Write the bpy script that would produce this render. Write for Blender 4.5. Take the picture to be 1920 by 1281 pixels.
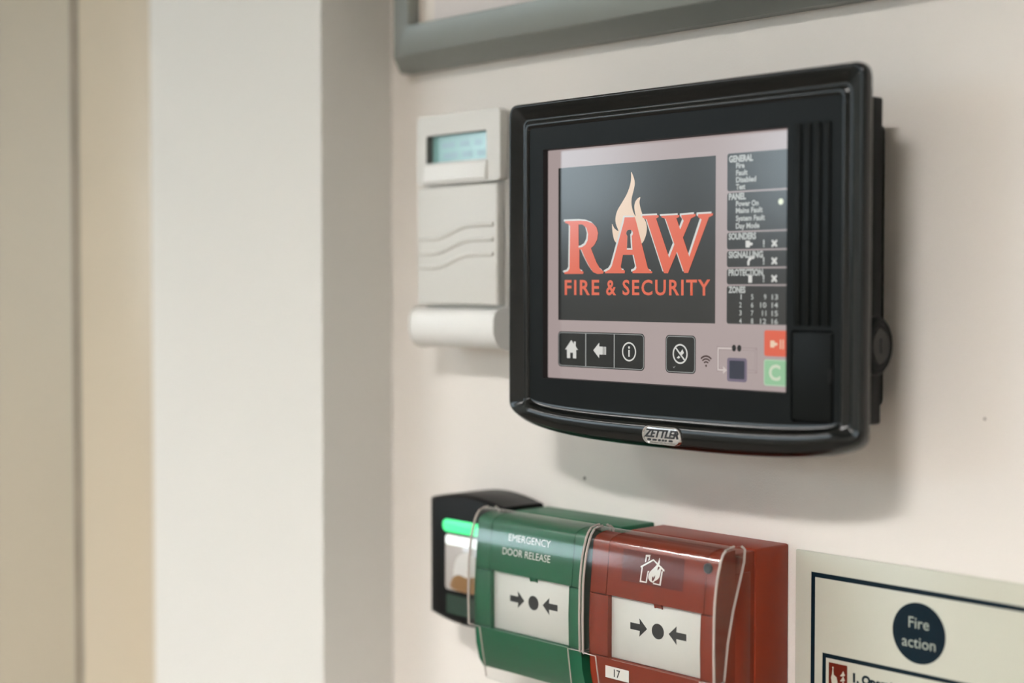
import bpy, bmesh, math, random
from mathutils import Vector, Matrix

# ---------------------------------------------------------------- scene reset
for o in list(bpy.data.objects):
    bpy.data.objects.remove(o, do_unlink=True)
SC = bpy.context.scene
COL = SC.collection
EYE = 1.6          # lens height; heights below are millimetres relative to it

# ---------------------------------------------------------------- camera
cam_data = bpy.data.cameras.new('camera')
cam = bpy.data.objects.new('camera', cam_data)
COL.objects.link(cam)
cam_data.sensor_width = 36.0
cam_data.lens = 55.0
cam_data.clip_start = 0.02
cam.location = (0.0, -0.655, EYE)
cam.rotation_euler = (math.radians(90 - 2.021), 0.0, math.radians(48.0))
cam_data.dof.use_dof = True
cam_data.dof.focus_distance = 0.832
cam_data.dof.aperture_fstop = 3.2
cam_data.dof.aperture_blades = 9
SC.camera = cam

# ---------------------------------------------------------------- world, exposure
world = bpy.data.worlds.new('daylight')
SC.world = world
world.use_nodes = True
bg = world.node_tree.nodes['Background']
bg.inputs['Color'].default_value = (0.78, 0.91, 1.0, 1)
bg.inputs['Strength'].default_value = 11.5
SC.view_settings.view_transform = 'Standard'
SC.view_settings.look = 'None'
SC.view_settings.exposure = 0.0
SC.view_settings.gamma = 1.0
SC.view_settings.use_curve_mapping = False
LAMP_COLOR = (1.0, 0.972, 0.958)
# ceiling luminaires: x, y of their centres in metres, strength
LAMPS = [(0.05, -1.75, 153.0), (-2.3, -1.75, 102.0)]

# ---------------------------------------------------------------- helpers
def lin(c):
    return tuple(((v / 255.0) / 12.92 if v / 255.0 <= 0.04045 else ((v / 255.0 + 0.055) / 1.055) ** 2.4) for v in c) + (1.0,)

MATS = {}
def mat(name, rgb, rough=0.5, metal=0.0, spec=0.5, emit=None, estr=1.0, bump=0.0, bscale=400.0, var=0.0, vscale=60.0, coat=0.0):
    if name in MATS:
        return MATS[name]
    m = bpy.data.materials.new(name); m.use_nodes = True
    nt = m.node_tree; b = nt.nodes['Principled BSDF']
    c = lin(rgb)
    b.inputs['Base Color'].default_value = c
    b.inputs['Roughness'].default_value = rough
    b.inputs['Metallic'].default_value = metal
    b.inputs['Specular IOR Level'].default_value = spec
    b.inputs['Coat Weight'].default_value = coat
    b.inputs['Coat Roughness'].default_value = 0.08
    tc = nt.nodes.new('ShaderNodeTexCoord')
    if emit is not None:
        b.inputs['Emission Color'].default_value = lin(emit)
        b.inputs['Emission Strength'].default_value = estr
    if var > 0:
        n = nt.nodes.new('ShaderNodeTexNoise'); n.inputs['Scale'].default_value = vscale; n.inputs['Detail'].default_value = 4
        r = nt.nodes.new('ShaderNodeMapRange')
        r.inputs['To Min'].default_value = 1 - var; r.inputs['To Max'].default_value = 1 + var
        mx = nt.nodes.new('ShaderNodeMix'); mx.data_type = 'RGBA'; mx.blend_type = 'MULTIPLY'
        mx.inputs[0].default_value = 1.0; mx.inputs[6].default_value = c
        nt.links.new(tc.outputs['Object'], n.inputs['Vector'])
        nt.links.new(n.outputs['Fac'], r.inputs['Value'])
        cb = nt.nodes.new('ShaderNodeCombineColor')
        for k in range(3): nt.links.new(r.outputs['Result'], cb.inputs[k])
        nt.links.new(cb.outputs['Color'], mx.inputs[7])
        nt.links.new(mx.outputs[2], b.inputs['Base Color'])
    if bump > 0:
        n = nt.nodes.new('ShaderNodeTexNoise'); n.inputs['Scale'].default_value = bscale; n.inputs['Detail'].default_value = 3
        bp = nt.nodes.new('ShaderNodeBump'); bp.inputs['Strength'].default_value = bump; bp.inputs['Distance'].default_value = 0.0006
        nt.links.new(tc.outputs['Object'], n.inputs['Vector'])
        nt.links.new(n.outputs['Fac'], bp.inputs['Height'])
        nt.links.new(bp.outputs['Normal'], b.inputs['Normal'])
    MATS[name] = m
    return m

def clear_plastic(name, tint, rough, gloss):
    m = bpy.data.materials.new(name); m.use_nodes = True
    nt = m.node_tree
    for n in list(nt.nodes):
        if n.type == 'BSDF_PRINCIPLED': nt.nodes.remove(n)
    out = [n for n in nt.nodes if n.type == 'OUTPUT_MATERIAL'][0]
    t = nt.nodes.new('ShaderNodeBsdfTransparent'); t.inputs['Color'].default_value = tint
    g = nt.nodes.new('ShaderNodeBsdfGlossy'); g.inputs['Roughness'].default_value = rough
    lw = nt.nodes.new('ShaderNodeLayerWeight'); lw.inputs['Blend'].default_value = 0.5
    pw = nt.nodes.new('ShaderNodeMath'); pw.operation = 'POWER'; pw.inputs[1].default_value = 4.0
    fr = nt.nodes.new('ShaderNodeMath'); fr.operation = 'MULTIPLY_ADD'; fr.inputs[1].default_value = 0.8; fr.inputs[2].default_value = gloss
    nt.links.new(lw.outputs['Facing'], pw.inputs[0]); nt.links.new(pw.outputs[0], fr.inputs[0])
    mx = nt.nodes.new('ShaderNodeMixShader')
    nt.links.new(fr.outputs[0], mx.inputs[0]); nt.links.new(t.outputs[0], mx.inputs[1]); nt.links.new(g.outputs[0], mx.inputs[2])
    nt.links.new(mx.outputs[0], out.inputs['Surface'])
    MATS[name] = m
    return m

def W(x, y, z):
    """millimetres (height relative to the lens) to world metres"""
    return Vector((x / 1000.0, y / 1000.0, EYE + z / 1000.0))

def thing(name, loc, label, category, group=None):
    o = bpy.data.objects.new(name, None)
    o.empty_display_size = 0.02
    COL.objects.link(o)
    o.location = loc
    o['label'] = label; o['category'] = category
    if group: o['group'] = group
    return o

def finish(name, me, m, parent=None, smooth=False, label=None):
    if smooth:
        for p in me.polygons: p.use_smooth = True
    me.materials.clear(); me.materials.append(m)
    o = bpy.data.objects.new(name, me)
    COL.objects.link(o)
    if parent is not None:
        o.parent = parent
        p = Vector((0, 0, 0)); q = parent
        while q is not None:
            p += q.location; q = q.parent
        me.transform(Matrix.Translation(-p))
    if label: o['label'] = label
    return o

def from_bm(name, bm, m, parent=None, smooth=False, label=None, angle=None):
    bmesh.ops.recalc_face_normals(bm, faces=bm.faces[:])
    me = bpy.data.meshes.new(name); bm.to_mesh(me); bm.free()
    if angle is not None:
        me.polygons.foreach_set('use_smooth', [True] * len(me.polygons))
        try: me.set_sharp_from_angle(angle=math.radians(angle))
        except Exception: pass
    return finish(name, me, m, parent, smooth, label)

def box(name, x0, x1, y0, y1, z0, z1, m, parent=None, bev=0.0, seg=3, label=None):
    bm = bmesh.new()
    a, b = W(min(x0, x1), min(y0, y1), min(z0, z1)), W(max(x0, x1), max(y0, y1), max(z0, z1))
    vs = [bm.verts.new((x, y, z)) for x in (a.x, b.x) for y in (a.y, b.y) for z in (a.z, b.z)]
    for f in ((0, 1, 3, 2), (4, 6, 7, 5), (0, 4, 5, 1), (2, 3, 7, 6), (0, 2, 6, 4), (1, 5, 7, 3)):
        bm.faces.new([vs[k] for k in f])
    if bev > 0:
        bmesh.ops.bevel(bm, geom=bm.edges[:], offset=bev / 1000.0, segments=seg, profile=0.5, affect='EDGES')
    return from_bm(name, bm, m, parent, label=label, angle=50 if bev > 0 else None)

def flat(name, loops, y, m, parent=None, label=None, thick=0.0):
    """a flat printed shape in the wall's direction: closed loops of (x, z) mm, inner loops are holes; y may follow z"""
    cu = bpy.data.curves.new(name, 'CURVE'); cu.dimensions = '2D'; cu.fill_mode = 'BOTH'
    for lp in loops:
        s = cu.splines.new('POLY'); s.points.add(len(lp) - 1)
        for k, (x, z) in enumerate(lp): s.points[k].co = (x, z, 0, 1)
        s.use_cyclic_u = True
    cu.extrude = thick
    return curve_mesh(name, cu, y, m, parent, label)

def curve_mesh(name, cu, y, m, parent, label=None, fx=None):
    t = bpy.data.objects.new('tmp', cu); COL.objects.link(t)
    bpy.context.view_layer.update()
    dg = bpy.context.evaluated_depsgraph_get()
    me = bpy.data.meshes.new_from_object(t.evaluated_get(dg))
    bpy.data.objects.remove(t, do_unlink=True); bpy.data.curves.remove(cu)
    me.name = name
    for v in me.vertices:
        x, z, d = v.co
        if fx: x, z = fx(x, z)
        yy = (y(z) if callable(y) else y) - d
        v.co = W(x, yy, z)
    # faces look at the room (-y)
    bm = bmesh.new(); bm.from_mesh(me)
    if all(abs(f.normal.y) > 0.5 for f in bm.faces):
        for f in bm.faces:
            if f.normal.y > 0: f.normal_flip()
    bm.to_mesh(me); bm.free()
    return finish(name, me, m, parent, label=label)

def cap_height():
    cu = bpy.data.curves.new('cap', 'FONT'); cu.body = 'H'
    t = bpy.data.objects.new('tmp', cu); COL.objects.link(t)
    bpy.context.view_layer.update()
    me = bpy.data.meshes.new_from_object(t.evaluated_get(bpy.context.evaluated_depsgraph_get()))
    h = max(v.co.y for v in me.vertices)
    bpy.data.objects.remove(t, do_unlink=True); bpy.data.curves.remove(cu); bpy.data.meshes.remove(me)
    return h
CAP = cap_height()

def text(name, s, x, z, cap, y, m, parent, width=None, align='LEFT', bold=0.0, shear=0.0, label=None, space=1.0):
    """lettering: x,z of the baseline start (mm), cap height and total width in mm"""
    cu = bpy.data.curves.new(name, 'FONT'); cu.body = s; cu.size = 1.0; cu.fill_mode = 'BOTH'
    cu.offset = bold; cu.shear = shear; cu.space_character = space; cu.resolution_u = 3
    t = bpy.data.objects.new('tmp', cu); COL.objects.link(t)
    bpy.context.view_layer.update()
    me = bpy.data.meshes.new_from_object(t.evaluated_get(bpy.context.evaluated_depsgraph_get()))
    xs = [v.co.x for v in me.vertices]
    lo, hi = min(xs), max(xs)
    bpy.data.objects.remove(t, do_unlink=True); bpy.data.meshes.remove(me)
    sz = cap / CAP
    sx = sz if width is None else width / (hi - lo)
    wid = (hi - lo) * sx
    off = {'LEFT': 0.0, 'CENTER': -wid / 2, 'RIGHT': -wid}[align]
    return curve_mesh(name, cu, y, m, parent, label, fx=lambda u, v: (x + off + (u - lo) * sx, z + v * sz))

def rrect(x0, x1, z0, z1, r, n=5):
    pts = []
    for cx, cz, a0 in ((x1 - r, z1 - r, 0), (x0 + r, z1 - r, 90), (x0 + r, z0 + r, 180), (x1 - r, z0 + r, 270)):
        for k in range(n + 1):
            a = math.radians(a0 + 90 * k / n)
            pts.append((cx + r * math.cos(a), cz + r * math.sin(a)))
    return pts

def circ(cx, cz, r, n=40, rz=None):
    rz = rz or r
    return [(cx + r * math.cos(2 * math.pi * k / n), cz + rz * math.sin(2 * math.pi * k / n)) for k in range(n)]

def smooth_loop(pts, n=4):
    out = []; N = len(pts)
    for i in range(N):
        p0, p1, p2, p3 = pts[i - 1], pts[i], pts[(i + 1) % N], pts[(i + 2) % N]
        for k in range(n):
            t = k / n
            q = []
            for a in (0, 1):
                q.append(0.5 * (2 * p1[a] + (p2[a] - p0[a]) * t + (2 * p0[a] - 5 * p1[a] + 4 * p2[a] - p3[a]) * t * t + (3 * p1[a] - p0[a] - 3 * p2[a] + p3[a]) * t ** 3))
            out.append(tuple(q))
    return out

def loft(name, rings, m, parent=None, cap0=False, cap1=False, angle=40, label=None):
    """rings: lists of (x,y,z) mm with equal counts"""
    bm = bmesh.new()
    V = [[bm.verts.new(W(*p)) for p in r] for r in rings]
    n = len(rings[0])
    for a, b in zip(V[:-1], V[1:]):
        for k in range(n):
            bm.faces.new((a[k], a[(k + 1) % n], b[(k + 1) % n], b[k]))
    if cap0: bm.faces.new(V[0])
    if cap1: bm.faces.new(V[-1])
    return from_bm(name, bm, m, parent, angle=angle, label=label)

def prism(name, prof, x0, x1, m, parent=None, bev=0.0, label=None, angle=35):
    """profile of (y,z) mm extruded along x"""
    bm = bmesh.new()
    A = [bm.verts.new(W(x0, y, z)) for y, z in prof]
    B = [bm.verts.new(W(x1, y, z)) for y, z in prof]
    n = len(prof)
    bm.faces.new(A); bm.faces.new(B[::-1])
    for k in range(n):
        bm.faces.new((A[k], A[(k + 1) % n], B[(k + 1) % n], B[k]))
    if bev > 0:
        bm.normal_update()
        ed = [e for e in bm.edges if len(e.link_faces) == 2 and e.calc_face_angle(0) > math.radians(35)]
        bmesh.ops.bevel(bm, geom=ed, offset=bev / 1000.0, segments=2, profile=0.5, affect='EDGES')
    return from_bm(name, bm, m, parent, angle=angle, label=label)

def tube(name, pts, r, m, parent=None, n=8, label=None):
    bm = bmesh.new(); rings = []
    P = [W(*p) for p in pts]; r = r / 1000.0
    for i, p in enumerate(P):
        d = (P[min(i + 1, len(P) - 1)] - P[max(i - 1, 0)]).normalized()
        a = d.orthogonal().normalized() if abs(d.y) > 0.95 else d.cross(Vector((0, 1, 0))).normalized()
        b = d.cross(a).normalized()
        rings.append([bm.verts.new(p + r * (math.cos(2 * math.pi * k / n) * a + math.sin(2 * math.pi * k / n) * b)) for k in range(n)])
    for a, b in zip(rings[:-1], rings[1:]):
        for k in range(n): bm.faces.new((a[k], a[(k + 1) % n], b[(k + 1) % n], b[k]))
    bm.faces.new(rings[0]); bm.faces.new(rings[-1][::-1])
    return from_bm(name, bm, m, parent, angle=40, label=label)

def disc_y(name, cx, cz, r, y0, y1, m, parent=None, n=32, bev=0.0, label=None):
    """short cylinder whose axis is the wall's normal"""
    rings = [[(x, y0, z) for x, z in circ(cx, cz, r, n)]]
    if bev > 0:
        rings += [[(x, y1 + bev * (1 if y1 < y0 else -1), z) for x, z in circ(cx, cz, r, n)], [(x, y1, z) for x, z in circ(cx, cz, r - bev, n)]]
    else:
        rings += [[(x, y1, z) for x, z in circ(cx, cz, r, n)]]
    return loft(name, rings, m, parent, cap0=True, cap1=True, label=label)

def disc_x(name, cy, cz, r, x0, x1, m, parent=None, n=36, bev=0.0, label=None, hole=0.0, rz=None):
    rz = rz or r
    def ring(x, k): return [(x, y, z) for y, z in circ(cy, cz, r - k, n, rz - k)]
    rings = [ring(x0, 0), ring(x1 - bev, 0), ring(x1, bev)] if bev > 0 else [ring(x0, 0), ring(x1, 0)]
    if hole > 0:
        rings += [ring(x1, r - hole), ring(x1 - 2.0, r - hole)]
    return loft(name, rings, m, parent, cap0=True, cap1=True, label=label)

def structure(o):
    o['kind'] = 'structure'
    return o
# ---------------------------------------------------------------- printed outlines, millimetres on their own plane
R = [(-630.7,36.4),(-618.6,36.3),(-613.4,35.8),(-609.0,34.5),(-605.9,32.2),(-604.8,29.1),(-605.5,25.5),(-607.6,22.7),(-610.3,20.9),(-608.1,16.9),(-605.9,12.9),(-603.3,9.8),(-600.3,7.9),(-601.1,6.9),(-605.0,6.7),(-608.5,7.7),(-611.5,10.8),(-615.1,15.8),(-617.7,20.2),(-619.3,20.5),(-619.3,10.2),(-618.1,8.7),(-615.9,8.0),(-616.4,6.8),(-631.1,6.9),(-631.3,7.8),(-628.4,8.4),(-627.1,10.0),(-626.7,33.4),(-628.0,34.7),(-630.7,35.4)]
RH = [(-620.0,34.2),(-616.9,34.1),(-613.8,32.1),(-612.5,28.7),(-612.9,25.3),(-614.6,22.9),(-617.3,21.7),(-619.9,21.4)]
A = [(-584.7,37.0),(-577.2,36.8),(-576.0,33.8),(-567.7,9.8),(-566.1,8.3),(-564.3,7.7),(-564.6,6.9),(-578.8,7.0),(-578.8,8.1),(-576.7,8.7),(-575.9,9.9),(-578.0,16.8),(-585.9,16.9),(-587.5,10.6),(-586.7,9.0),(-584.3,8.4),(-584.6,7.0),(-599.4,7.1),(-599.2,7.9),(-596.0,9.1),(-594.3,10.9),(-585.5,34.1)]
KH = [(-582.7,27.0),(-583.2,27.5),(-583.5,28.1),(-583.5,28.8),(-583.2,29.4),(-582.7,29.9),(-581.9,30.2),(-581.1,30.3),(-580.2,30.2),(-579.5,29.8),(-578.9,29.3),(-578.6,28.7),(-578.6,28.0),(-578.9,27.4),(-579.5,26.9),(-578.9,19.5),(-583.0,19.6)]
V1 = [(-571.9,37.4),(-560.2,37.4),(-559.9,36.4),(-561.8,35.6),(-552.5,14.9),(-542.5,33.9),(-544.0,35.6),(-544.2,36.8),(-534.4,37.1),(-534.4,36.0),(-537.5,34.9),(-553.3,6.8),(-556.1,6.9),(-568.6,35.3),(-571.5,36.3)]
V2 = [(-558.2,36.9),(-545.6,37.0),(-545.6,35.9),(-547.5,35.3),(-538.5,15.3),(-530.3,34.1),(-532.7,35.5),(-532.7,36.9),(-522.6,37.0),(-522.8,36.0),(-525.4,35.1),(-539.3,6.9),(-542.0,6.9),(-555.0,35.2),(-558.0,36.1)]
FLAME = [(-580.0,61.1),(-577.9,57.4),(-577.4,54.4),(-578.3,50.9),(-579.6,47.1),(-579.7,43.5),(-578.5,39.8),(-576.7,37.3),(-577.5,40.4),(-577.6,43.4),(-576.3,45.9),(-573.4,47.4),(-573.9,44.7),(-573.1,41.4),(-571.3,37.2),(-569.1,33.6),(-568.5,30.0),(-569.7,25.9),(-572.7,22.4),(-581.7,19.5),(-590.9,23.3),(-593.5,27.6),(-594.2,33.7),(-592.5,31.4),(-589.4,29.8),(-591.2,33.3),(-591.7,36.7),(-590.2,40.9),(-586.8,45.0),(-583.1,49.6),(-580.8,54.3),(-580.1,57.9)]
H_ROOF = [(-562.9,-148.6),(-554.1,-143.7),(-545.9,-148.2),(-545.9,-149.2),(-546.8,-149.0),(-554.0,-144.6),(-562.5,-149.4)]
H_CHIM = [(-559.9,-146.2),(-559.6,-142.2),(-556.3,-141.8),(-556.8,-144.7),(-557.6,-145.1),(-557.3,-143.0),(-558.7,-143.2),(-559.1,-145.8)]
H_LEFTW = [(-562.1,-149.2),(-561.1,-148.7),(-561.8,-155.9),(-558.5,-156.1),(-557.6,-150.4),(-556.4,-150.2),(-556.5,-151.0),(-556.9,-151.0),(-557.7,-156.7),(-562.8,-156.8)]
H_RIGHTW = [(-547.9,-149.2),(-546.9,-149.0),(-547.8,-156.7),(-553.4,-156.6),(-552.9,-155.9),(-548.8,-156.0)]
H_FIRE = [(-549.8,-142.4),(-549.4,-144.3),(-549.7,-145.9),(-550.7,-148.0),(-550.5,-149.2),(-549.5,-148.0),(-548.2,-146.6),(-548.2,-147.7),(-548.5,-150.1),(-548.9,-152.1),(-550.2,-153.8),(-552.1,-154.9),(-553.1,-155.9),(-555.3,-155.5),(-556.6,-154.3),(-556.8,-152.8),(-556.0,-150.7),(-554.0,-148.8),(-551.9,-146.8),(-550.7,-144.9)]
H_FHOLE = [(-553.6,-155.4),(-554.3,-154.6),(-554.1,-153.2),(-553.4,-152.5),(-553.2,-153.4),(-552.1,-151.8),(-552.1,-153.3),(-552.8,-154.4)]

# ---------------------------------------------------------------- materials of the room
M_wall = mat('wall_paint', (231, 225, 218), rough=0.62, spec=0.3, bump=0.22, bscale=900, var=0.015, vscale=5)
def specks(m):
    nt = m.node_tree; bs = nt.nodes['Principled BSDF']
    src = bs.inputs['Base Color'].links[0].from_socket
    tc = [n for n in nt.nodes if n.type == 'TEX_COORD'][0]
    v = nt.nodes.new('ShaderNodeTexVoronoi'); v.inputs['Scale'].default_value = 26.0
    lt = nt.nodes.new('ShaderNodeMath'); lt.operation = 'LESS_THAN'; lt.inputs[1].default_value = 0.03
    sp = nt.nodes.new('ShaderNodeSeparateColor')
    gt = nt.nodes.new('ShaderNodeMath'); gt.operation = 'GREATER_THAN'; gt.inputs[1].default_value = 0.55
    mu = nt.nodes.new('ShaderNodeMath'); mu.operation = 'MULTIPLY'
    mx = nt.nodes.new('ShaderNodeMix'); mx.data_type = 'RGBA'
    mx.inputs[7].default_value = lin((130, 122, 116))
    nt.links.new(tc.outputs['Object'], v.inputs['Vector']); nt.links.new(v.outputs['Distance'], lt.inputs[0])
    nt.links.new(v.outputs['Color'], sp.inputs[0]); nt.links.new(sp.outputs[0], gt.inputs[0])
    nt.links.new(lt.outputs[0], mu.inputs[0]); nt.links.new(gt.outputs[0], mu.inputs[1])
    nt.links.new(mu.outputs[0], mx.inputs[0]); nt.links.new(src, mx.inputs[6]); nt.links.new(mx.outputs[2], bs.inputs['Base Color'])
specks(M_wall)
M_pil = mat('white_paint', (222, 220, 214), rough=0.6, spec=0.3, bump=0.12, bscale=600)
M_ceil = mat('ceiling_paint', (225, 222, 215), rough=0.8)
M_floor = mat('vinyl_floor', (120, 112, 104), rough=0.5, var=0.12, vscale=8)
M_doorframe = mat('cream_gloss_paint', (190, 176, 153), rough=0.35, var=0.03, vscale=6)
M_door = mat('cream_door_paint', (168, 157, 137), rough=0.45, var=0.05, vscale=4)
M_gap = mat('door_gap_grime', (96, 86, 74), rough=0.9, var=0.5, vscale=14)  # shade of the door gap put into the colour, mottled for smudges
M_whitemetal = mat('white_metal', (228, 228, 226), rough=0.4)

FLOOR = -1600.0; CEIL = 1300.0
# ---------------------------------------------------------------- room shell
structure(box('floor', -4700, 1900, -3000, 100, FLOOR - 60, FLOOR, M_floor))
structure(box('ceiling', -4700, 1900, -3000, 100, CEIL, CEIL + 60, M_ceil))
structure(box('wall_back', -850, 1900, 0, 100, FLOOR, CEIL, M_wall))

def joined(name, boxes, m, parent=None):
    bm = bmesh.new()
    for x0, x1, y0, y1, z0, z1 in boxes:
        vs = [bm.verts.new(W(x, y, z)) for x in (x0, x1) for y in (y0, y1) for z in (z0, z1)]
        for f in ((0, 1, 3, 2), (4, 6, 7, 5), (0, 4, 5, 1), (2, 3, 7, 6), (0, 2, 6, 4), (1, 5, 7, 3)):
            bm.faces.new([vs[k] for k in f])
    return from_bm(name, bm, m, parent)

# boxed-out wall beside the noticeboard, continuing beyond the door
structure(joined('wall_left', [(-1075, -850, -58, 100, FLOOR, CEIL), (-4700, -2160, -58, 100, FLOOR, CEIL), (-2160, -1075, -58, 100, 480, CEIL)], M_pil))
structure(box('wall_right', 1900, 1960, -3000, 100, FLOOR, CEIL, M_pil))
structure(box('wall_far', -4760, -4700, -3000, 100, FLOOR, CEIL, M_pil))
# wall behind the camera, with two daylight windows
WIN = [(-4400, -3420), (-2960, -2150)]
WZ0, WZ1 = 150, 980
structure(joined('wall_front', [(-4700, WIN[0][0], -3060, -3000, FLOOR, CEIL), (WIN[0][1], WIN[1][0], -3060, -3000, FLOOR, CEIL), (WIN[1][1], 1900, -3060, -3000, FLOOR, CEIL),
                                (WIN[0][0], WIN[0][1], -3060, -3000, FLOOR, WZ0), (WIN[1][0], WIN[1][1], -3060, -3000, FLOOR, WZ0),
                                (WIN[0][0], WIN[0][1], -3060, -3000, WZ1, CEIL), (WIN[1][0], WIN[1][1], -3060, -3000, WZ1, CEIL)], M_pil))
M_pane = clear_plastic('window_glass', (0.95, 0.98, 0.98, 1), 0.0, 0.03)
for i, (a, b) in enumerate(WIN):
    w = structure(joined('window_%d' % (i + 1), [(a, b, -3050, -3010, WZ0, WZ0 + 40), (a, b, -3050, -3010, WZ1 - 40, WZ1), (a, a + 40, -3050, -3010, WZ0 + 40, WZ1 - 40), (b - 40, b, -3050, -3010, WZ0 + 40, WZ1 - 40), ((a + b) / 2 + 70, (a + b) / 2 + 120, -3045, -3015, WZ0 + 40, WZ1 - 40)], M_whitemetal))
    flat('pane', [[(a + 40, WZ0 + 40), (b - 40, WZ0 + 40), (b - 40, WZ1 - 40), (a + 40, WZ1 - 40)]], -3030, M_pane, w)
    pl = bpy.data.lights.new('window_portal', 'AREA'); pl.shape = 'RECTANGLE'; pl.size = (b - a) / 1000; pl.size_y = (WZ1 - WZ0) / 1000
    pl.cycles.is_portal = True
    po = bpy.data.objects.new('window_portal', pl); COL.objects.link(po)
    po.location = W((a + b) / 2, -3075, (WZ0 + WZ1) / 2)
    po.rotation_euler = (math.radians(90), 0, 0)
# door in a cream frame at the far left
d = structure(joined('door_1', [(-1205, -1077, -50, 60, FLOOR, 480), (-2160, -2040, -50, 60, FLOOR, 480), (-2040, -1205, -50, 60, 400, 480)], M_doorframe))
box('door_leaf', -2035, -1216.5, -47, -5, FLOOR + 6, 396, M_door, d, bev=2)
box('door_gap', -2040, -1205, -12, -4, FLOOR, 400, M_gap, d)
box('door_seal', -1216, -1204, -52.5, -30, FLOOR, 398, M_gap, d)  # added strip, coloured dark to stand for the shade in the gap
box('architrave', -1204, -1079, -54, -50, FLOOR, 480, M_doorframe, d, bev=1.5)
# ceiling luminaires: opal diffuser on top, deep skirts added to shade the upper wall
M_skirt = mat('lamp_skirt', (120, 120, 118), rough=0.6)
for i, (lx, ly, ls) in enumerate(LAMPS):
    M_lamp = mat('lamp_diffuser_%d' % i, (240, 236, 228), emit=(255, 255, 255), estr=ls)
    M_lamp.node_tree.nodes['Principled BSDF'].inputs['Emission Color'].default_value = LAMP_COLOR + (1,)
    X, Y = lx * 1000, ly * 1000; e = 300; q = 308; zb = CEIL - 300
    t = structure(joined('trim_%d' % (i + 1), [(X - q, X + q, Y - q, Y - e, zb, CEIL), (X - q, X + q, Y + e, Y + q, zb, CEIL), (X - q, X - e, Y - e, Y + e, zb, CEIL), (X + e, X + q, Y - e, Y + e, zb, CEIL)], M_skirt))
    box('lamp_diffuser', X - 299, X + 299, Y - 299, Y + 299, CEIL - 12, CEIL - 3, M_lamp, t)

# ---------------------------------------------------------------- object materials
M_blk = mat('black_plastic', (5, 8, 7), rough=0.17, spec=0.35, bump=0.05, bscale=2500)
M_blkmatt = mat('black_plastic_matt', (7, 10, 9), rough=0.42, spec=0.12, bump=0.08, bscale=2500)
M_blkdeep = mat('black_recess', (8, 8, 8), rough=0.6, spec=0.2)
M_chrome = mat('chrome', (215, 212, 212), rough=0.12, metal=1.0)
def scr(name, rgb, k=1.0):
    """a colour shown by the backlit display, behind a satin anti-glare face"""
    return mat('display_' + name, (14, 14, 14), rough=0.16, spec=0.45, emit=rgb, estr=k)
S_bg = scr('mauve', (166, 151, 149))
S_dark = scr('charcoal', (38, 38, 36))
S_darker = scr('black', (16, 18, 18))
S_line = scr('grey_line', (150, 152, 150))
S_white = scr('white', (206, 205, 200))
S_pale = scr('pale', (196, 184, 180))
S_text = scr('light_grey', (178, 180, 176))
S_orange = scr('orange', (216, 98, 70))
S_cream = scr('cream', (224, 196, 170))
S_brown = scr('umber', (62, 42, 40))
S_navy = scr('navy', (42, 46, 62))
S_navyrim = scr('navy_rim', (108, 98, 116))
S_red = scr('red', (214, 92, 66))
S_green = scr('green', (140, 186, 146))
S_greenrim = scr('green_rim', (166, 196, 166))
S_c = scr('pale_green', (196, 206, 182))
S_faint = scr('faint', (146, 130, 130))
S_led = scr('led', (226, 232, 204))

# ================================================================ fire alarm panel
CX = -545.5
panel = thing('fire_alarm_panel', W(CX, 0, -85), 'large black fire alarm panel with lit touchscreen showing an orange flame logo', 'control panel')
def outline(a, zt, zs, dep, ys, yb, r=6.0, nb=72, nc=6, ns=10):
    """closed outline: straight sides and top with rounded corners, bowed bottom"""
    pts = []
    r = max(1.5, min(r, a))
    for k in range(ns): pts.append((CX + a, ys, zs + (zt - r - zs) * k / ns))
    for k in range(nc + 1):
        t = math.radians(90 * k / nc); pts.append((CX + a - r + r * math.cos(t), ys, zt - r + r * math.sin(t)))
    for k in range(1, ns): pts.append((CX + (a - r) * (1 - 2 * k / ns), ys, zt))
    for k in range(nc + 1):
        t = math.radians(90 + 90 * k / nc); pts.append((CX - a + r + r * math.cos(t), ys, zt - r + r * math.sin(t)))
    for k in range(1, ns + 1): pts.append((CX - a, ys, zt - r + (zs - zt + r) * k / ns))
    for k in range(1, nb):
        t = math.pi * k / nb
        c, s = math.cos(t), math.sin(t)
        x = -a * math.copysign(abs(c) ** (2 / 3.0), c); q = s ** (2 / 3.0)
        w = min(1.0, max(0.0, (q - 0.12) / 0.5)); w = w * w * (3 - 2 * w)
        pts.append((CX + x, ys + (yb - ys) * w, zs - dep * q))
    return pts
RINGS = [(112, 95, -62, 14, -41, -38, 5), (115.5, 98.5, -63.5, 18, -44.5, -40, 6), (119.2, 101.5, -64, 20.4, -48, -42.5, 6), (121.2, 102.8, -64, 21, -51.5, -46.5, 6),
         (121.4, 102.8, -64, 20.7, -55.6, -50.5, 6), (121.0, 102.4, -64, 19.6, -56.9, -54.4, 5.7), (120.2, 101.6, -63.8, 17.6, -57.4, -56.6, 5.3), (119.6, 101.1, -63.7, 16.6, -57.3, -57.4, 5),
         (112.6, 94.6, -63.2, 14.0, -54.2, -58.55, 4), (111.9, 93.9, -63, 11.6, -53.9, -58.5, 3.8), (111.2, 93.2, -63, 10.6, -54.0, -58.3, 3.6), (110.4, 92.4, -62.9, 9.9, -54.6, -58.1, 3.4),
         (109.5, 91.5, -62.7, 9.1, -55.2, -57.4, 3.2), (108.6, 90.6, -62.5, 8.4, -55.4, -56.2, 3), (107.8, 89.8, -62.2, 8.2, -55.1, -54.6, 2.5), (107.2, 89.2, -62, 7.9, -54.4, -54.05, 2.2), (106.8, 88.8, -62, 5.2, -54, -54, 2)]
loft('bezel', [outline(*r) for r in RINGS], M_blk, panel, angle=60)
OP = (-645.0, -470.6, -51.6, 76.4)
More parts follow.
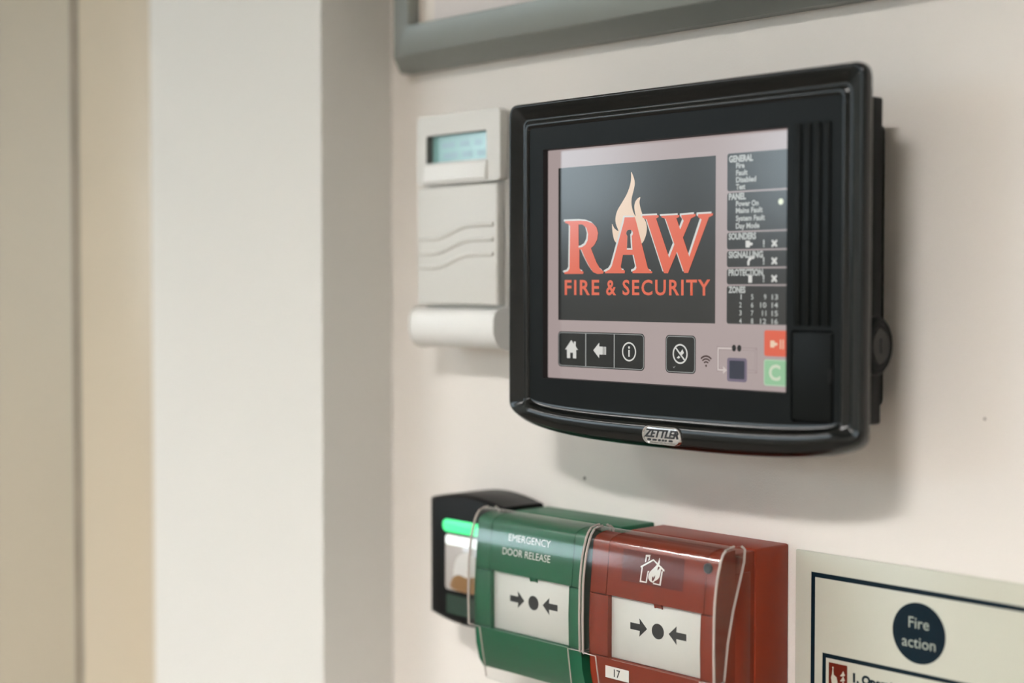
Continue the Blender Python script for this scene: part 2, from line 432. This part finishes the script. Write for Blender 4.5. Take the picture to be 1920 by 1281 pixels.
OPF = (-641.5, -470.6, -51.6, 76.4)      # opening at the facia's front; the left flank is undercut
FL = (-467.6, -442.6, -65.0, -20.8)
ol = [(p[0], p[2]) for p in outline(*RINGS[-1])]
facia = flat('facia', [ol, rrect(*OPF, 0.6, 2), rrect(*FL, 2.0)], -54.0, M_blkmatt, panel)
def recess(name, lp, y0, y1, m, par):
    return loft(name, [[(x, y0, z) for x, z in lp], [(x, y1, z) for x, z in lp]], m, par)
loft('screen_surround', [[(x, -54.0, z) for x, z in rrect(*OPF, 0.6, 2)], [(x, -46.5, z) for x, z in rrect(*OP, 0.6, 2)]], M_blkdeep, panel)
recess('flap_recess', rrect(*FL, 2.0), -54.0, -51.5, M_blkdeep, panel)
flat('flap_recess_floor', [rrect(*FL, 2.0)], -51.6, M_blkdeep, panel)
fl = box('service_flap', FL[0] + 0.9, FL[1] - 0.9, -51.8, -54.4, FL[2] + 0.9, FL[3] - 0.9, M_blkmatt, panel, bev=0.7)
box('finger_notch', FL[1] - 2.4, FL[1] - 0.4, -54.2, -54.7, -45.5, -39.0, M_blkdeep, fl, bev=0.2, seg=1)
for gx in (-463.7, -458.1, -452.3, -446.8):
    box('grille_rib', gx - 1.9, gx + 1.9, -54.0, -55.0, -18.7, 77.2, M_blkmatt, panel, bev=0.45, seg=2)
# stepped housing behind the bezel
box('rear_plate', -651.0, -440.2, -36.0, -19.0, -66.5, 90.5, M_blkmatt, panel, bev=1.5)
box('bezel_back', CX - 110, CX + 110, -43, -34, -70, 94, M_blkmatt, panel, bev=1.0)
box('wall_box', -640.5, -450.5, -20.0, 0.0, -60.0, 80.0, M_blkmatt, panel, bev=4)
lb = disc_x('lock_boss', -24.5, -28.5, 12.0, -452.0, -437.2, M_blkmatt, panel, bev=2.0, rz=14.5)
lk = disc_x('lock_barrel', -25.5, -28.5, 9.0, -438, -436.6, M_blkdeep, panel, bev=0.6, rz=11)
disc_x('lock_face', -25.5, -28.5, 7.0, -436.9, -436.1, M_blk, lk, bev=0.5, rz=8.6)
box('key_slot', -436.3, -435.9, -26.1, -24.9, -32.0, -25.0, M_blkdeep, lk)
# maker's badge on the chin
BX, BZ = -546.7, -76.9
def pill(hw, hh, n=10):
    r = hh
    return rrect(BX - hw, BX + hw, BZ - hh, BZ + hh, r - 0.01, n)
badge = loft('badge', [[(x, -56.5, z) for x, z in pill(13.6, 4.9)], [(x, -58.7, z) for x, z in pill(13.6, 4.9)], [(x, -59.5, z) for x, z in pill(13.2, 4.5)], [(x, -59.5, z) for x, z in pill(12.8, 4.1)],
                       [(x, -59.0, z) for x, z in pill(12.4, 3.7)], [(x, -59.1 - 0.25, z) for x, z in pill(8.0, 1.0)]], M_chrome, panel, cap0=True, cap1=True, angle=30, label='chrome badge with black lettering')
M_ink = mat('black_ink', (12, 10, 12), rough=0.4)
text('lettering', 'ZETTLER', BX, BZ - 1.2, 4.0, -59.5, M_ink, badge, width=23.8, align='CENTER', bold=0.03, shear=0.35)
for k, (u, w) in enumerate(((-8.5, 2.2), (-4.6, 2.6), (-1.2, 1.4), (1.2, 1.4), (3.2, 1.0), (6.6, 2.4))):
    flat('badge_mark', [rrect(BX + u - w / 2, BX + u + w / 2, BZ - 3.1, BZ - 2.1, 0.15, 2)], -59.45, M_ink, badge)

# ---------------------------------------------------------------- the display
screen = flat('screen', [[(OP[0] - 1, OP[2] - 1), (OP[1] + 1, OP[2] - 1), (OP[1] + 1, OP[3] + 1), (OP[0] - 1, OP[3] + 1)]], -47.0, S_bg, panel, label='lit touchscreen with mauve background')
Y = lambda k: -47.0 - 0.05 * k
flat('logo_field', [[(-636.3, -18.9), (-521.1, -18.9), (-521.1, 66.1), (-636.3, 66.1)]], Y(1), S_dark, screen)
flat('flame', [smooth_loop(FLAME, 4)], Y(2), S_cream, screen)
flat('keyhole', [KH], Y(2.5), S_dark, screen)
def shift(lp, dx, dz): return [(x + dx, z + dz) for x, z in lp]
for nm, loops in (('letter_r', [R, RH]), ('letter_a', [A, KH]), ('letter_w', [V1]), ('letter_w', [V2])):
    flat(nm + '_edge', [shift(l, -1.1, 0.9) for l in loops], Y(3), S_white, screen)
for nm, loops in (('letter_r', [R, RH]), ('letter_a', [A, KH]), ('letter_w', [V1])):
    flat(nm, loops, Y(4), S_orange, screen)
flat('letter_w', [V2], Y(4.5), S_orange, screen)
text('lettering', 'FIRE', -631.0, -4.6, 7.9, Y(3), S_orange, screen, width=27.2, bold=0.02, space=1.18)
text('lettering', '&', -598.6, -4.6, 7.9, Y(3), S_orange, screen, width=7.6, bold=0.02, space=1.18)
text('lettering', 'SECURITY', -586.2, -4.5, 7.7, Y(3), S_orange, screen, width=61.8, bold=0.02, space=1.18)
# status list at the right
LX0, LX1 = -513.6, -473.4
for z0, z1, head in ((47.6, 66.6, 'GENERAL'), (27.6, 46.9, 'PANEL'), (18.4, 27.0, 'SOUNDERS'), (9.5, 17.8, 'SIGNALLING'), (0.9, 8.9, 'PROTECTION'), (-18.9, 0.3, 'ZONES')):
    flat('list_rim', [rrect(LX0, LX1, z0, z1, 1.4)], Y(1), scr('list_rim', (84, 84, 83)), screen)
    flat('list_field', [rrect(LX0 + 0.25, LX1 - 0.25, z0 + 0.25, z1 - 0.25, 1.2)], Y(2), S_dark, screen)
    text('lettering', head, LX0 + 1.2, z1 - (4.4 if head == 'GENERAL' else 3.5), 3.0, Y(3), S_text, screen, width=len(head) * 2.2, bold=0.045)
for z, s, w in ((59.0, 'Fire', 5.4), (55.4, 'Fault', 7.4), (51.9, 'Disabled', 12.8), (48.4, 'Test', 6.0), (40.0, 'Power On', 14.4), (36.6, 'Mains Fault', 17.0), (32.7, 'System Fault', 18.4), (28.9, 'Day Mode', 15.0)):
    text('lettering', s, -507.8, z, 2.5, Y(3), S_text, screen, width=w, bold=0.034)
flat('power_led', [circ(-479.6, 41.2, 1.5, 24)], Y(3), S_led, screen)
def bell(x, z): return [(x - 2.0, z - 1.7), (x + 0.6, z - 1.7), (x + 0.6, z - 0.9), (x + 2.4, z - 0.5), (x + 2.4, z + 0.5), (x + 0.6, z + 0.9), (x + 0.6, z + 1.7), (x - 2.0, z + 1.7)]
flat('sounder_icon', [bell(-499.4, 21.0)], Y(3), S_white, screen)
flat('handset_icon', [[(-500.2, 10.4), (-499.0, 10.4), (-498.8, 12.4), (-497.4, 13.6), (-496.0, 13.6), (-496.0, 14.8), (-497.6, 15.2), (-499.6, 13.8), (-500.4, 12.0)]], Y(3), S_white, screen)
flat('door_icon', [[(-499.6, 1.8), (-497.2, 1.8), (-497.2, 5.6), (-499.6, 5.6)]], Y(3), S_white, screen)
for z in (21.0, 12.4, 3.8):
    flat('fault_icon', [[(-490.4, z - 0.6), (-489.6, z - 0.6), (-489.6, z + 1.9), (-490.4, z + 1.9)]], Y(3), S_text, screen)
    flat('fault_icon', [[(-490.4, z - 1.7), (-489.6, z - 1.7), (-489.6, z - 1.0), (-490.4, z - 1.0)]], Y(3), S_text, screen)
    c = [(-1.7, -1.7), (-0.9, -1.7), (0, -0.75), (0.9, -1.7), (1.7, -1.7), (1.7, -0.9), (0.75, 0), (1.7, 0.9), (1.7, 1.7), (0.9, 1.7), (0, 0.75), (-0.9, 1.7), (-1.7, 1.7), (-1.7, 0.9), (-0.75, 0), (-1.7, -0.9)]
    flat('disabled_icon', [[(-483.4 + x, z + zz) for x, zz in c]], Y(3), S_white, screen)
for i in range(16):
    text('lettering', str(i + 1), (-503.8, -496.3, -488.2, -481.0)[i // 4], -6.5 - 4.0 * (i % 4), 2.5, Y(3), S_text, screen, width=(0.7 if i == 0 else 1.5 if i < 9 else 2.6 if i == 10 else 3.8), align='RIGHT', bold=0.012)
# touch buttons along the bottom
def button(x0, x1, z0, z1):
    flat('button_rim', [rrect(x0, x1, z0, z1, 2.4)], Y(1), S_darker, screen)
    flat('button_line', [rrect(x0 + 0.5, x1 - 0.5, z0 + 0.5, z1 - 0.5, 2.1)], Y(2), S_line, screen)
    flat('button_field', [rrect(x0 + 0.85, x1 - 0.85, z0 + 0.85, z1 - 0.85, 1.8)], Y(3), S_darker, screen)
button(-636.4, -570.0, -45.0, -25.2)
button(-554.9, -534.0, -45.2, -25.4)
for x in (-614.2, -592.3):
    flat('button_divider', [[(x - 0.35, -44.3), (x + 0.35, -44.3), (x + 0.35, -25.9), (x - 0.35, -25.9)]], Y(4), S_line, screen)
x, z = -625.4, -35.1
flat('home_icon', [[(x - 5.2, z - 0.2), (x - 0.2, z + 5.2), (x + 1.8, z + 3.0), (x + 1.8, z + 4.4), (x + 3.3, z + 4.4), (x + 3.3, z + 1.7), (x + 5.2, z - 0.2), (x + 3.7, z - 0.2), (x + 3.7, z - 5.0), (x + 1.1, z - 5.0), (x + 1.1, z - 1.9), (x - 1.1, z - 1.9), (x - 1.1, z - 5.0), (x - 3.7, z - 5.0), (x - 3.7, z - 0.2)]], Y(4), S_white, screen)
x = -603.3
flat('back_icon', [[(x - 5.0, z), (x - 0.4, z + 4.3), (x - 0.4, z + 2.2), (x + 2.4, z + 2.2), (x + 2.4, z - 2.2), (x - 0.4, z - 2.2), (x - 0.4, z - 4.3)]], Y(4), S_white, screen)
flat('back_icon_bar', [[(x + 2.9, z - 2.2), (x + 3.7, z - 2.2), (x + 3.7, z + 2.2), (x + 2.9, z + 2.2)]], Y(4), S_white, screen)
flat('back_icon_bar', [[(x + 4.1, z - 2.2), (x + 4.8, z - 2.2), (x + 4.8, z + 2.2), (x + 4.1, z + 2.2)]], Y(4), S_white, screen)
x = -581.2
flat('info_ring', [circ(x, z, 5.2), circ(x, z, 4.35)], Y(4), S_white, screen)
flat('info_mark', [[(x - 0.55, z - 2.7), (x + 0.55, z - 2.7), (x + 0.55, z + 1.0), (x - 0.55, z + 1.0)]], Y(4), S_white, screen)
flat('info_mark', [circ(x, z + 2.3, 0.7, 16)], Y(4), S_white, screen)
x = -544.6
flat('mute_ring', [circ(x, z, 5.2), circ(x, z, 4.35)], Y(4), S_white, screen)
flat('mute_bar', [[(x - 3.6, z + 3.0), (x - 3.0, z + 3.6), (x + 3.6, z - 3.0), (x + 3.0, z - 3.6)]], Y(4), S_white, screen)
flat('mute_icon', [[(x - 0.2, z + 0.4), (x + 1.6, z + 2.5), (x + 2.6, z + 0.6), (x + 1.0, z - 0.8)]], Y(4), S_white, screen)
flat('mute_icon', [[(x - 2.4, z - 2.1), (x - 1.0, z - 0.9), (x + 0.1, z - 1.8), (x - 1.0, z - 2.5)]], Y(4), S_white, screen)
flat('tick_icon', [[(x - 5.0, z - 6.6), (x - 4.4, z - 7.6), (x - 3.0, z - 6.2), (x - 4.3, z - 7.0)]], Y(4), S_line, screen)
# wireless fan
x, z = -527.0, -40.6
for r0, r1 in ((1.6, 2.4), (3.1, 3.9), (4.5, 5.4)):
    lp = [(x + r1 * math.cos(math.radians(a)), z + r1 * math.sin(math.radians(a))) for a in range(45, 136, 9)] + [(x + r0 * math.cos(math.radians(a)), z + r0 * math.sin(math.radians(a))) for a in range(135, 44, -9)]
    flat('wireless_arc', [lp], Y(1), S_brown, screen)
flat('wireless_dot', [circ(x, z, 0.6, 16)], Y(1), S_brown, screen)
# loop diagram
def band(pts, w, y, m, nm):
    for (xa, za), (xb, zb) in zip(pts[:-1], pts[1:]):
        d = math.hypot(xb - xa, zb - za); nx, nz = -(zb - za) / d * w / 2, (xb - xa) / d * w / 2
        ex, ez = (xb - xa) / d * w / 2, (zb - za) / d * w / 2
        flat(nm, [[(xa - ex + nx, za - ez + nz), (xb + ex + nx, zb + ez + nz), (xb + ex - nx, zb + ez - nz), (xa - ex - nx, za - ez - nz)]], y, m, screen)
lp1 = [(-510.0, -31.3), (-519.0, -31.3), (-519.0, -42.3), (-514.4, -42.3)]
band(lp1, 1.6, Y(1), S_faint, 'loop_rim'); band(lp1, 1.0, Y(2), S_pale, 'loop_line')
lp2 = [(-504.0, -31.3), (-494.6, -31.3), (-494.6, -42.3), (-500.0, -42.3)]
band(lp2, 1.5, Y(1), S_faint, 'loop_rim'); band(lp2, 1.1, Y(2), S_bg, 'loop_line')
flat('loop_arrow', [[(-515.6, -44.2), (-512.9, -42.3), (-515.6, -40.4)]], Y(3), S_pale, screen)
for x in (-508.6, -505.2): flat('loop_node', [circ(x, -31.0, 1.35, 20, 1.7)], Y(3), S_darker, screen)
flat('device_rim', [rrect(-513.0, -500.2, -47.9, -35.9, 1.4)], Y(3), S_navyrim, screen)
flat('device_field', [rrect(-511.5, -501.7, -46.5, -37.3, 0.5)], Y(4), S_navy, screen)
# alarm and reset buttons
flat('alarm_button', [rrect(-489.4, -472.5, -34.3, -21.6, 1.2)], Y(1), S_red, screen)
flat('alarm_icon', [bell(-483.6, -28.3)], Y(2), S_cream, screen)
for k in (0, 1): flat('alarm_wave', [[(-479.6 + 1.6 * k, -30.6), (-479.0 + 1.6 * k, -30.6), (-479.0 + 1.6 * k, -26.0), (-479.6 + 1.6 * k, -26.0)]], Y(2), S_cream, screen)
flat('reset_button_rim', [rrect(-489.6, -472.3, -48.9, -35.9, 1.4)], Y(1), S_greenrim, screen)
flat('reset_button', [rrect(-488.9, -473.0, -48.2, -36.6, 1.0)], Y(2), S_green, screen)
text('lettering', 'C', -482.8, -45.9, 7.2, Y(3), S_c, screen, width=7.2, align='CENTER', bold=0.03)

# ================================================================ alarm keypad
M_kp = mat('keypad_plastic', (214, 212, 206), rough=0.45, bump=0.04, bscale=2500)
M_kpw = mat('keypad_lip_plastic', (236, 235, 231), rough=0.4)
M_lcd = mat('lcd_glass', (112, 146, 142), rough=0.12, emit=(112, 150, 146), estr=0.35)
M_lcdimg = mat('lcd_segments', (116, 142, 146), rough=0.2, emit=(112, 140, 146), estr=0.3)
kp = thing('alarm_keypad', W(-747, 0, -38), 'pale grey plastic alarm keypad with small teal display and closed flap', 'keypad')
box('body', -786.5, -707, -23.0, 0, -34, 107, M_kp, kp, bev=3)
LC = (-777.0, -719.0, 77.6, 95.0)
def plate_with_hole(name, outer, hole, y0, y1, m, par):
    o = flat(name, [outer, hole], y1, m, par)
    recess(name + '_edge', outer, y0, y1, m, par); recess('display_recess', hole, y0, y1, mat('display_surround_grey', (92, 90, 86), rough=0.6), par)  # recess sides coloured dark to stand for the shadow inside
    return o
plate_with_hole('display_bezel', rrect(-786.5, -706.5, 64, 107.5, 3), rrect(*LC, 0.8), -22.5, -28.5, M_kp, kp)
lcd = flat('display', [rrect(LC[0], LC[1], LC[2], LC[3], 0.5)], -23.2, M_lcd, kp, label='small teal liquid crystal display')
for x0, x1 in ((-766, -752), (-748, -738), (-734, -726)):
    flat('display_characters', [rrect(x0, x1, 80.5, 84.0, 0.4)], -23.3, M_lcdimg, lcd)
    flat('display_characters', [rrect(x0 - 2, x1 - 3, 87.0, 90.5, 0.4)], -23.3, M_lcdimg, lcd)
prism('brow', [(-28.0, 76.6), (-28.9, 76.0), (-29.9, 66.4), (-29.2, 65.4), (-28.0, 65.4)], -778.5, -718.5, M_kpw, kp, bev=0.4)
flap = box('flap', -785.5, -708, -22.5, -29.5, -11.5, 62.6, M_kp, kp, bev=1.4)
for z in (30.0, 21.0, 12.0):
    pts = []
    for k in range(25):
        t = k / 24.0; u = min(1, max(0, (t - 0.2) / 0.5)); u = u * u * (3 - 2 * u)
        pts.append((-782.5 + 71 * t, -29.3, z + 7.5 * u))
    tube('wave_ridge', pts, 1.5, M_kp, flap)
prism('lower_lip', [(-22, -14.0), (-31, -14.0), (-34.5, -16.0), (-36.0, -20.0), (-36.2, -28.0), (-34.5, -33.0), (-31, -36.6), (-26, -38.0), (-18, -38.0), (-10, -36)], -785.0, -703.0, M_kpw, kp, bev=1.0, label='bright white lower lip')

# ================================================================ door entry reader
M_rd = mat('reader_plastic', (10, 10, 10), rough=0.45, spec=0.15, bump=0.05, bscale=2000)
M_led = mat('green_led', (60, 180, 110), rough=0.3, emit=(66, 236, 140), estr=1.25)
M_rdwin = mat('reader_window', (176, 170, 166), rough=0.15, coat=0.4)
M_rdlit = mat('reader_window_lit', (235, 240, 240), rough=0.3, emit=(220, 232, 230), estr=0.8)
M_amber = mat('amber_pad', (128, 94, 56), rough=0.35)
M_dkgreen = mat('dim_green_strip', (18, 46, 32), rough=0.4)
rd = thing('access_reader', W(-731, 0, -212), 'black access reader with glowing green bar, left of green call point', 'card reader')
def rd_out(g, y):
    x0, x1 = -765 + g, -697 - g
    pts = []
    for k in range(17):
        t = k / 16.0; pts.append((x0 + (x1 - x0) * t, y, -132.5 - g + 4.5 * math.sin(math.pi * t)))
    for k in range(17):
        t = k / 16.0; pts.append((x1 - (x1 - x0) * t, y, -205.5 + g - 4.5 * math.sin(math.pi * t)))
    return pts
loft('body', [rd_out(1.5, 0), rd_out(0, -3), rd_out(0, -33), rd_out(0.8, -35.4), rd_out(3.0, -36.5)], M_rd, rd, cap0=True, cap1=True, angle=50)
loft('light_bar', [[(x, y, z) for x, z in rrect(-750.5 + e, -711.5 - e, -152.3 + e, -144.6 - e, 3.6 - e, 6)] for y, e in ((-35, 0), (-37.4, 0), (-38.0, 0.8))], M_led, rd, cap1=True, label='glowing green light bar')
win = loft('sensor_window', [[(x, y, z) for x, z in rrect(-748.5 + e, -714 - e, -188.5 + e, -153.6 - e, 2.5 - e, 4)] for y, e in ((-35, 0), (-37.0, 0), (-37.4, 0.6))], M_rdwin, rd, cap1=True, label='pale glassy sensor window')
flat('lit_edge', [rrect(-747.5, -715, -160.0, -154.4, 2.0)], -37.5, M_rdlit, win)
flat('sensor_pad', [smooth_loop([(-735, -187), (-740, -179), (-737, -168), (-729, -164), (-720, -166), (-716, -176), (-718, -187)], 4)], -37.5, mat('sensor_pad', (206, 204, 200), rough=0.2), win)  # white part of a reflection, painted on the window
flat('amber_pad', [smooth_loop([(-741, -187.5), (-741, -181), (-735, -178), (-727, -179), (-718, -178), (-716, -187.5)], 4)], -37.56, M_amber, win)  # brown part of the same painted reflection
flat('lower_strip', [rrect(-748, -714, -203.5, -191.5, 1.5)], -36.6, M_dkgreen, rd)

# ================================================================ manual call points
M_clear = clear_plastic('clear_polycarbonate', (0.96, 0.965, 0.96, 1), 0.13, 0.026)
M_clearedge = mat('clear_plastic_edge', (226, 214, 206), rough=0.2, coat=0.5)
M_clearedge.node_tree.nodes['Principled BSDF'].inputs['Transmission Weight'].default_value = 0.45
M_insert = mat('insert_white', (222, 220, 214), rough=0.45)
M_print = mat('insert_print', (30, 30, 31), rough=0.5)
M_label_white = mat('label_white', (232, 228, 222), rough=0.5)
M_screw = mat('dark_screw', (52, 56, 58), rough=0.35, metal=0.3)

def front_y(z):
    """front surface of the upper panel (local z, mm from the top)"""
    return -55.7 - 2.6 * (-4.4 - z) / 27.2

def call_point(X0, Z0, label, m_body, m_label, name):
    t = thing(name, W(X0 + 44.5, 0, Z0 - 92), label, 'call point', 'call points on the wall')
    X = lambda u: X0 + u
    Z = lambda v: Z0 + v
    def pr(nm, prof, u0, u1, m=m_body, par=t, bev=0.5, **k): return prism(nm, [(y, Z(v)) for y, v in prof], X(u0), X(u1), m, par, bev=bev, **k)
    bb = box('back_box', X(0), X(89), -27.5, 0, Z(-92), Z(-1.0), m_body, t, bev=1.2)
    box('chassis', X(0.8), X(88.2), -50, -27.0, Z(-91), Z(-2.0), m_body, t, bev=0.8)
    # raised edge on the near flank of the box
    box('side_panel', X(88.0), X(89.0), -44, -31.0, Z(-88), Z(-12), m_body, t, bev=0.4, seg=1)
    top = [(-44, 0), (-46.5, 0), (-50.0, -0.5), (-53.2, -1.6), (-55.0, -3.0), (-55.7, -4.4), (-58.3, -31.6), (-44, -31.6)]
    for u0, u1 in ((0, 11.9), (12.15, 80.85), (81.1, 89)):
        pr('upper_panel', top, u0, u1, bev=0.35)
    pr('tab', [(-52, -31.4), (-58.0, -31.4), (-57.2, -33.6), (-52, -33.6)], 46.5, 51.5, bev=0.3)
    pil = [(-44, -32.2), (-58.3, -32.2), (-58.9, -48), (-58.5, -65.2), (-44, -65.2)]
    pr('side_pillar', pil, 0, 14.0); pr('side_pillar', pil, 79.4, 89)
    low = [(-44, -65.6), (-58.5, -65.6), (-57.6, -76), (-55.0, -86), (-51.5, -91.2), (-44, -92)]
    pr('lower_panel', low, 0, 89)
    ins = box('press_insert', X(14.0), X(79.4), -50, -56.4, Z(-65.4), Z(-31.8), M_insert, t, bev=0.3, seg=1, label='white press panel with two arrows and a dot')
    c = 47.9; zz = -46.0
    flat('dot', [circ(X(c), Z(zz), 4.3, 36, 4.1)], -56.46, M_print, ins)
    for s in (-1, 1):
        flat('arrow', [[(X(c + s * u), Z(zz + v)) for u, v in ((7.6, 0), (13.2, 4.9), (12.9, 1.8), (19.8, 1.8), (19.8, -1.8), (12.9, -1.8), (13.2, -4.9))]], -56.46, M_print, ins)
    # hinged clear cover: curved front sheet, two cheeks and their bright rims
    prof = [(-46.0, 2.8), (-49.5, 2.6), (-52.5, 1.4), (-54.6, -0.8), (-56.2, -3.8), (-57.6, -8), (-58.7, -12), (-59.5, -16), (-60.1, -20), (-60.6, -24), (-60.9, -28), (-61.1, -33), (-61.3, -48), (-60.9, -65.0)]
    prof = [(y - 1.0, v) for y, v in prof]
    cov = pr('cover', prof + [(y + 0.8, v - 0.15) for y, v in prof[::-1]], -1.8, 90.8, M_clear, bev=0.0, label='hinged clear plastic cover', angle=60)
    lowp = [(-61.9, -65.0), (-61.0, -76), (-59.0, -86), (-57.5, -96)]
    pr('cover_tongue', lowp + [(y + 1.0, v) for y, v in lowp[::-1]], 8.0, 81.0, M_clear, par=cov, bev=0.0, angle=60)
    rear = [(-38.5, 0.5), (-39.0, -6), (-42.5, -16), (-47.5, -30), (-51.5, -46), (-53.8, -62)]
    for u0, u1 in ((-2.4, -1.6), (90.6, 91.4)):
        pr('cover_cheek', [(-46.0, 2.6)] + [(y, v) for y, v in prof[1:]] + [(y, v) for y, v in [(-54.2, -65.0)] + rear[::-1]] + [(-41.0, 2.4)], u0, u1, M_clear, par=cov, bev=0.0)
        um = (u0 + u1) / 2
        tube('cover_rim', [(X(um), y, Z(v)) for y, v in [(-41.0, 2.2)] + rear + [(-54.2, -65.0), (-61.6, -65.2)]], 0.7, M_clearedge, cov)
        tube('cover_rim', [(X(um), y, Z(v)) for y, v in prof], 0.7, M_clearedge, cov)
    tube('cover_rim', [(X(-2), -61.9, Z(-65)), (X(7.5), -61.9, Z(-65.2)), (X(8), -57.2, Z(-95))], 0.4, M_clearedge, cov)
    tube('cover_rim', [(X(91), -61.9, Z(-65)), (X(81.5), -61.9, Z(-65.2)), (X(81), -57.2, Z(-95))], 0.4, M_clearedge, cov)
    disc_x('hinge_pin', -43.0, Z(-4.8), 2.0, X(88), X(92.2), M_clear, cov, bev=0.5)
    return t, X, Z

M_redp = mat('red_plastic', (122, 40, 16), rough=0.42, spec=0.25, bump=0.06, bscale=1800)
M_redlab = mat('red_label', (96, 32, 22), rough=0.4, spec=0.25)
M_greenp = mat('green_plastic', (24, 90, 62), rough=0.42, spec=0.3, bump=0.06, bscale=1800)
red, X, Z = call_point(-599.0, -134.0, 'red call point with clear cover, house fire symbol and 17 sticker', M_redp, M_redlab, 'call_point')
fy = lambda o: (lambda z: front_y(z + 134.0) - o)
lab = flat('symbol_label', [[(-576.5, -156.4), (-533.0, -156.4), (-533.0, -139.6), (-576.5, -139.6)]], fy(0.15), M_redlab, red, label='dark red label with white house and flame')
for nm, lp in (('roof_outline', [H_ROOF]), ('chimney_outline', [H_CHIM]), ('house_wall', [H_LEFTW]), ('house_wall', [H_RIGHTW]), ('flame_symbol', [smooth_loop(H_FIRE, 3), H_FHOLE])):
    flat(nm, [shift(l, -0.4, 1.3) for l in lp], fy(0.26), M_label_white, lab)
disc_y('screw', -517.0, -142.3, 2.7, -55.0, -57.4, M_screw, red, bev=0.6)
st = flat('number_sticker', [[(-587.2, -210.2), (-569.8, -210.2), (-569.8, -203.8), (-587.2, -203.8)]], -58.62, M_label_white, red, label='small white sticker reading 17')
text('lettering', '17', -578.5, -209.0, 4.0, -58.7, M_print, st, align='CENTER', bold=0.01)
grn, X, Z = call_point(-694.5, -133.5, 'green call point reading EMERGENCY DOOR RELEASE under a clear cover', M_greenp, M_greenp, 'call_point')
fyg = lambda z: front_y(z + 133.5) - 0.25
text('lettering', 'EMERGENCY', -649.8, -146.3, 3.9, fyg, M_label_white, grn, width=35, align='CENTER')
text('lettering', 'DOOR RELEASE', -651.8, -154.6, 3.9, fyg, M_label_white, grn, width=40, align='CENTER')

# ================================================================ fire action sign
M_sign = mat('photoluminescent_sign', (190, 190, 176), rough=0.3, spec=0.3)
M_signink = mat('sign_navy_ink', (6, 26, 36), rough=0.35, spec=0.15)
M_signred = mat('sign_red_ink', (92, 24, 8), rough=0.4, spec=0.2)
sign = thing('fire_action_sign', W(-429, 0, -337), 'cream fire action notice with navy border and round navy emblem', 'sign')
box('board', -504, -354, -2.2, 0, -337, -137, M_sign, sign, bev=0.5, seg=2)
def frame_print(x0, x1, z0, z1, w, nm): flat(nm, [[(x0, z0), (x1, z0), (x1, z1), (x0, z1)], [(x0 + w, z0 + w), (x1 - w, z0 + w), (x1 - w, z1 - w), (x0 + w, z1 - w)]], -2.26, M_signink, sign)
frame_print(-493.8, -364.2, -327, -147.3, 2.5, 'printed_border')
frame_print(-486.4, -371.6, -320, -188.2, 2.2, 'printed_border')
M_signdull = mat('sign_emblem_lettering', (146, 154, 144), rough=0.4)
em = flat('emblem', [circ(-429.2, -168.9, 15.0, 64)], -2.26, M_signink, sign)
text('lettering', 'Fire', -429.2, -166.6, 5.4, -2.32, M_signdull, em, align='CENTER', bold=0.006)
text('lettering', 'action', -429.2, -176.2, 5.4, -2.32, M_signdull, em, align='CENTER', bold=0.006)
pc = flat('pictogram', [[(-482.4, -205), (-470.9, -205), (-470.9, -192.4), (-482.4, -192.4)]], -2.26, M_signred, sign)
flat('hand', [[(-480.9, -200.2), (-480.3, -198.2), (-480.0, -195.3), (-479.5, -195.3), (-479.2, -198.4), (-477.4, -199.4), (-476.8, -202.2), (-478.0, -204.6), (-480.0, -204.6)]], -2.32, M_sign, pc)
flat('press_point', [circ(-479.75, -194.8, 0.5, 14)], -2.32, M_sign, pc)
for k in range(3): flat('flame_mark', [smooth_loop([(-475.2, -203.6 + 2.6 * k), (-472.4, -203.0 + 2.6 * k), (-472.8, -201.8 + 2.6 * k), (-473.4, -200.8 + 2.6 * k), (-474.2, -202.2 + 2.6 * k)], 3)], -2.32, M_sign, pc)
text('lettering', '1. Operate', -467.4, -199.8, 4.2, -2.3, M_signink, sign, width=27.0, bold=0.055)

# ================================================================ noticeboard
M_alu = mat('satin_aluminium', (132, 136, 132), rough=0.42, metal=0.35)
M_board = mat('noticeboard_white', (226, 216, 206), rough=0.5)
M_paper = mat('poster_paper', (214, 206, 202), rough=0.6)
NB = (-828.0, 80.0, 141.5, 770.0)
nb = thing('notice_board', W((NB[0] + NB[1]) / 2, 0, NB[2]), 'grey metal framed notice board above the black alarm panel', 'notice board')
PROF = [(0, 0), (0, -9.0), (0.8, -10.5), (7.6, -20.6), (8.4, -21.6), (9.6, -22.2), (24.5, -24.6), (26.3, -24.8), (27, -24), (27, -14)]
def rail(side):
    rings = []
    for end in (0, 1):
        r = []
        for i, y in PROF:
            x0, x1, z0, z1 = NB[0] + i, NB[1] - i, NB[2] + i, NB[3] - i
            c = {'b': ((x0, z0), (x1, z0)), 't': ((x1, z1), (x0, z1)), 'l': ((x0, z1), (x0, z0)), 'r': ((x1, z0), (x1, z1))}[side][end]
            r.append((c[0], y, c[1]))
        rings.append(r)
    loft('frame_rail', rings, M_alu, nb, cap0=True, cap1=True, angle=25)
for s in 'blrt': rail(s)
box('backing_board', NB[0] + 20, NB[1] - 20, -15, -1, NB[2] + 20, NB[3] - 20, M_board, nb)
po = box('poster', NB[0] + 44, NB[1] - 40, -15.9, -15.1, NB[2] + 27.2, NB[3] - 40, M_paper)
po['label'] = 'pale poster sheet inside the grey metal frame'; po['category'] = 'poster'
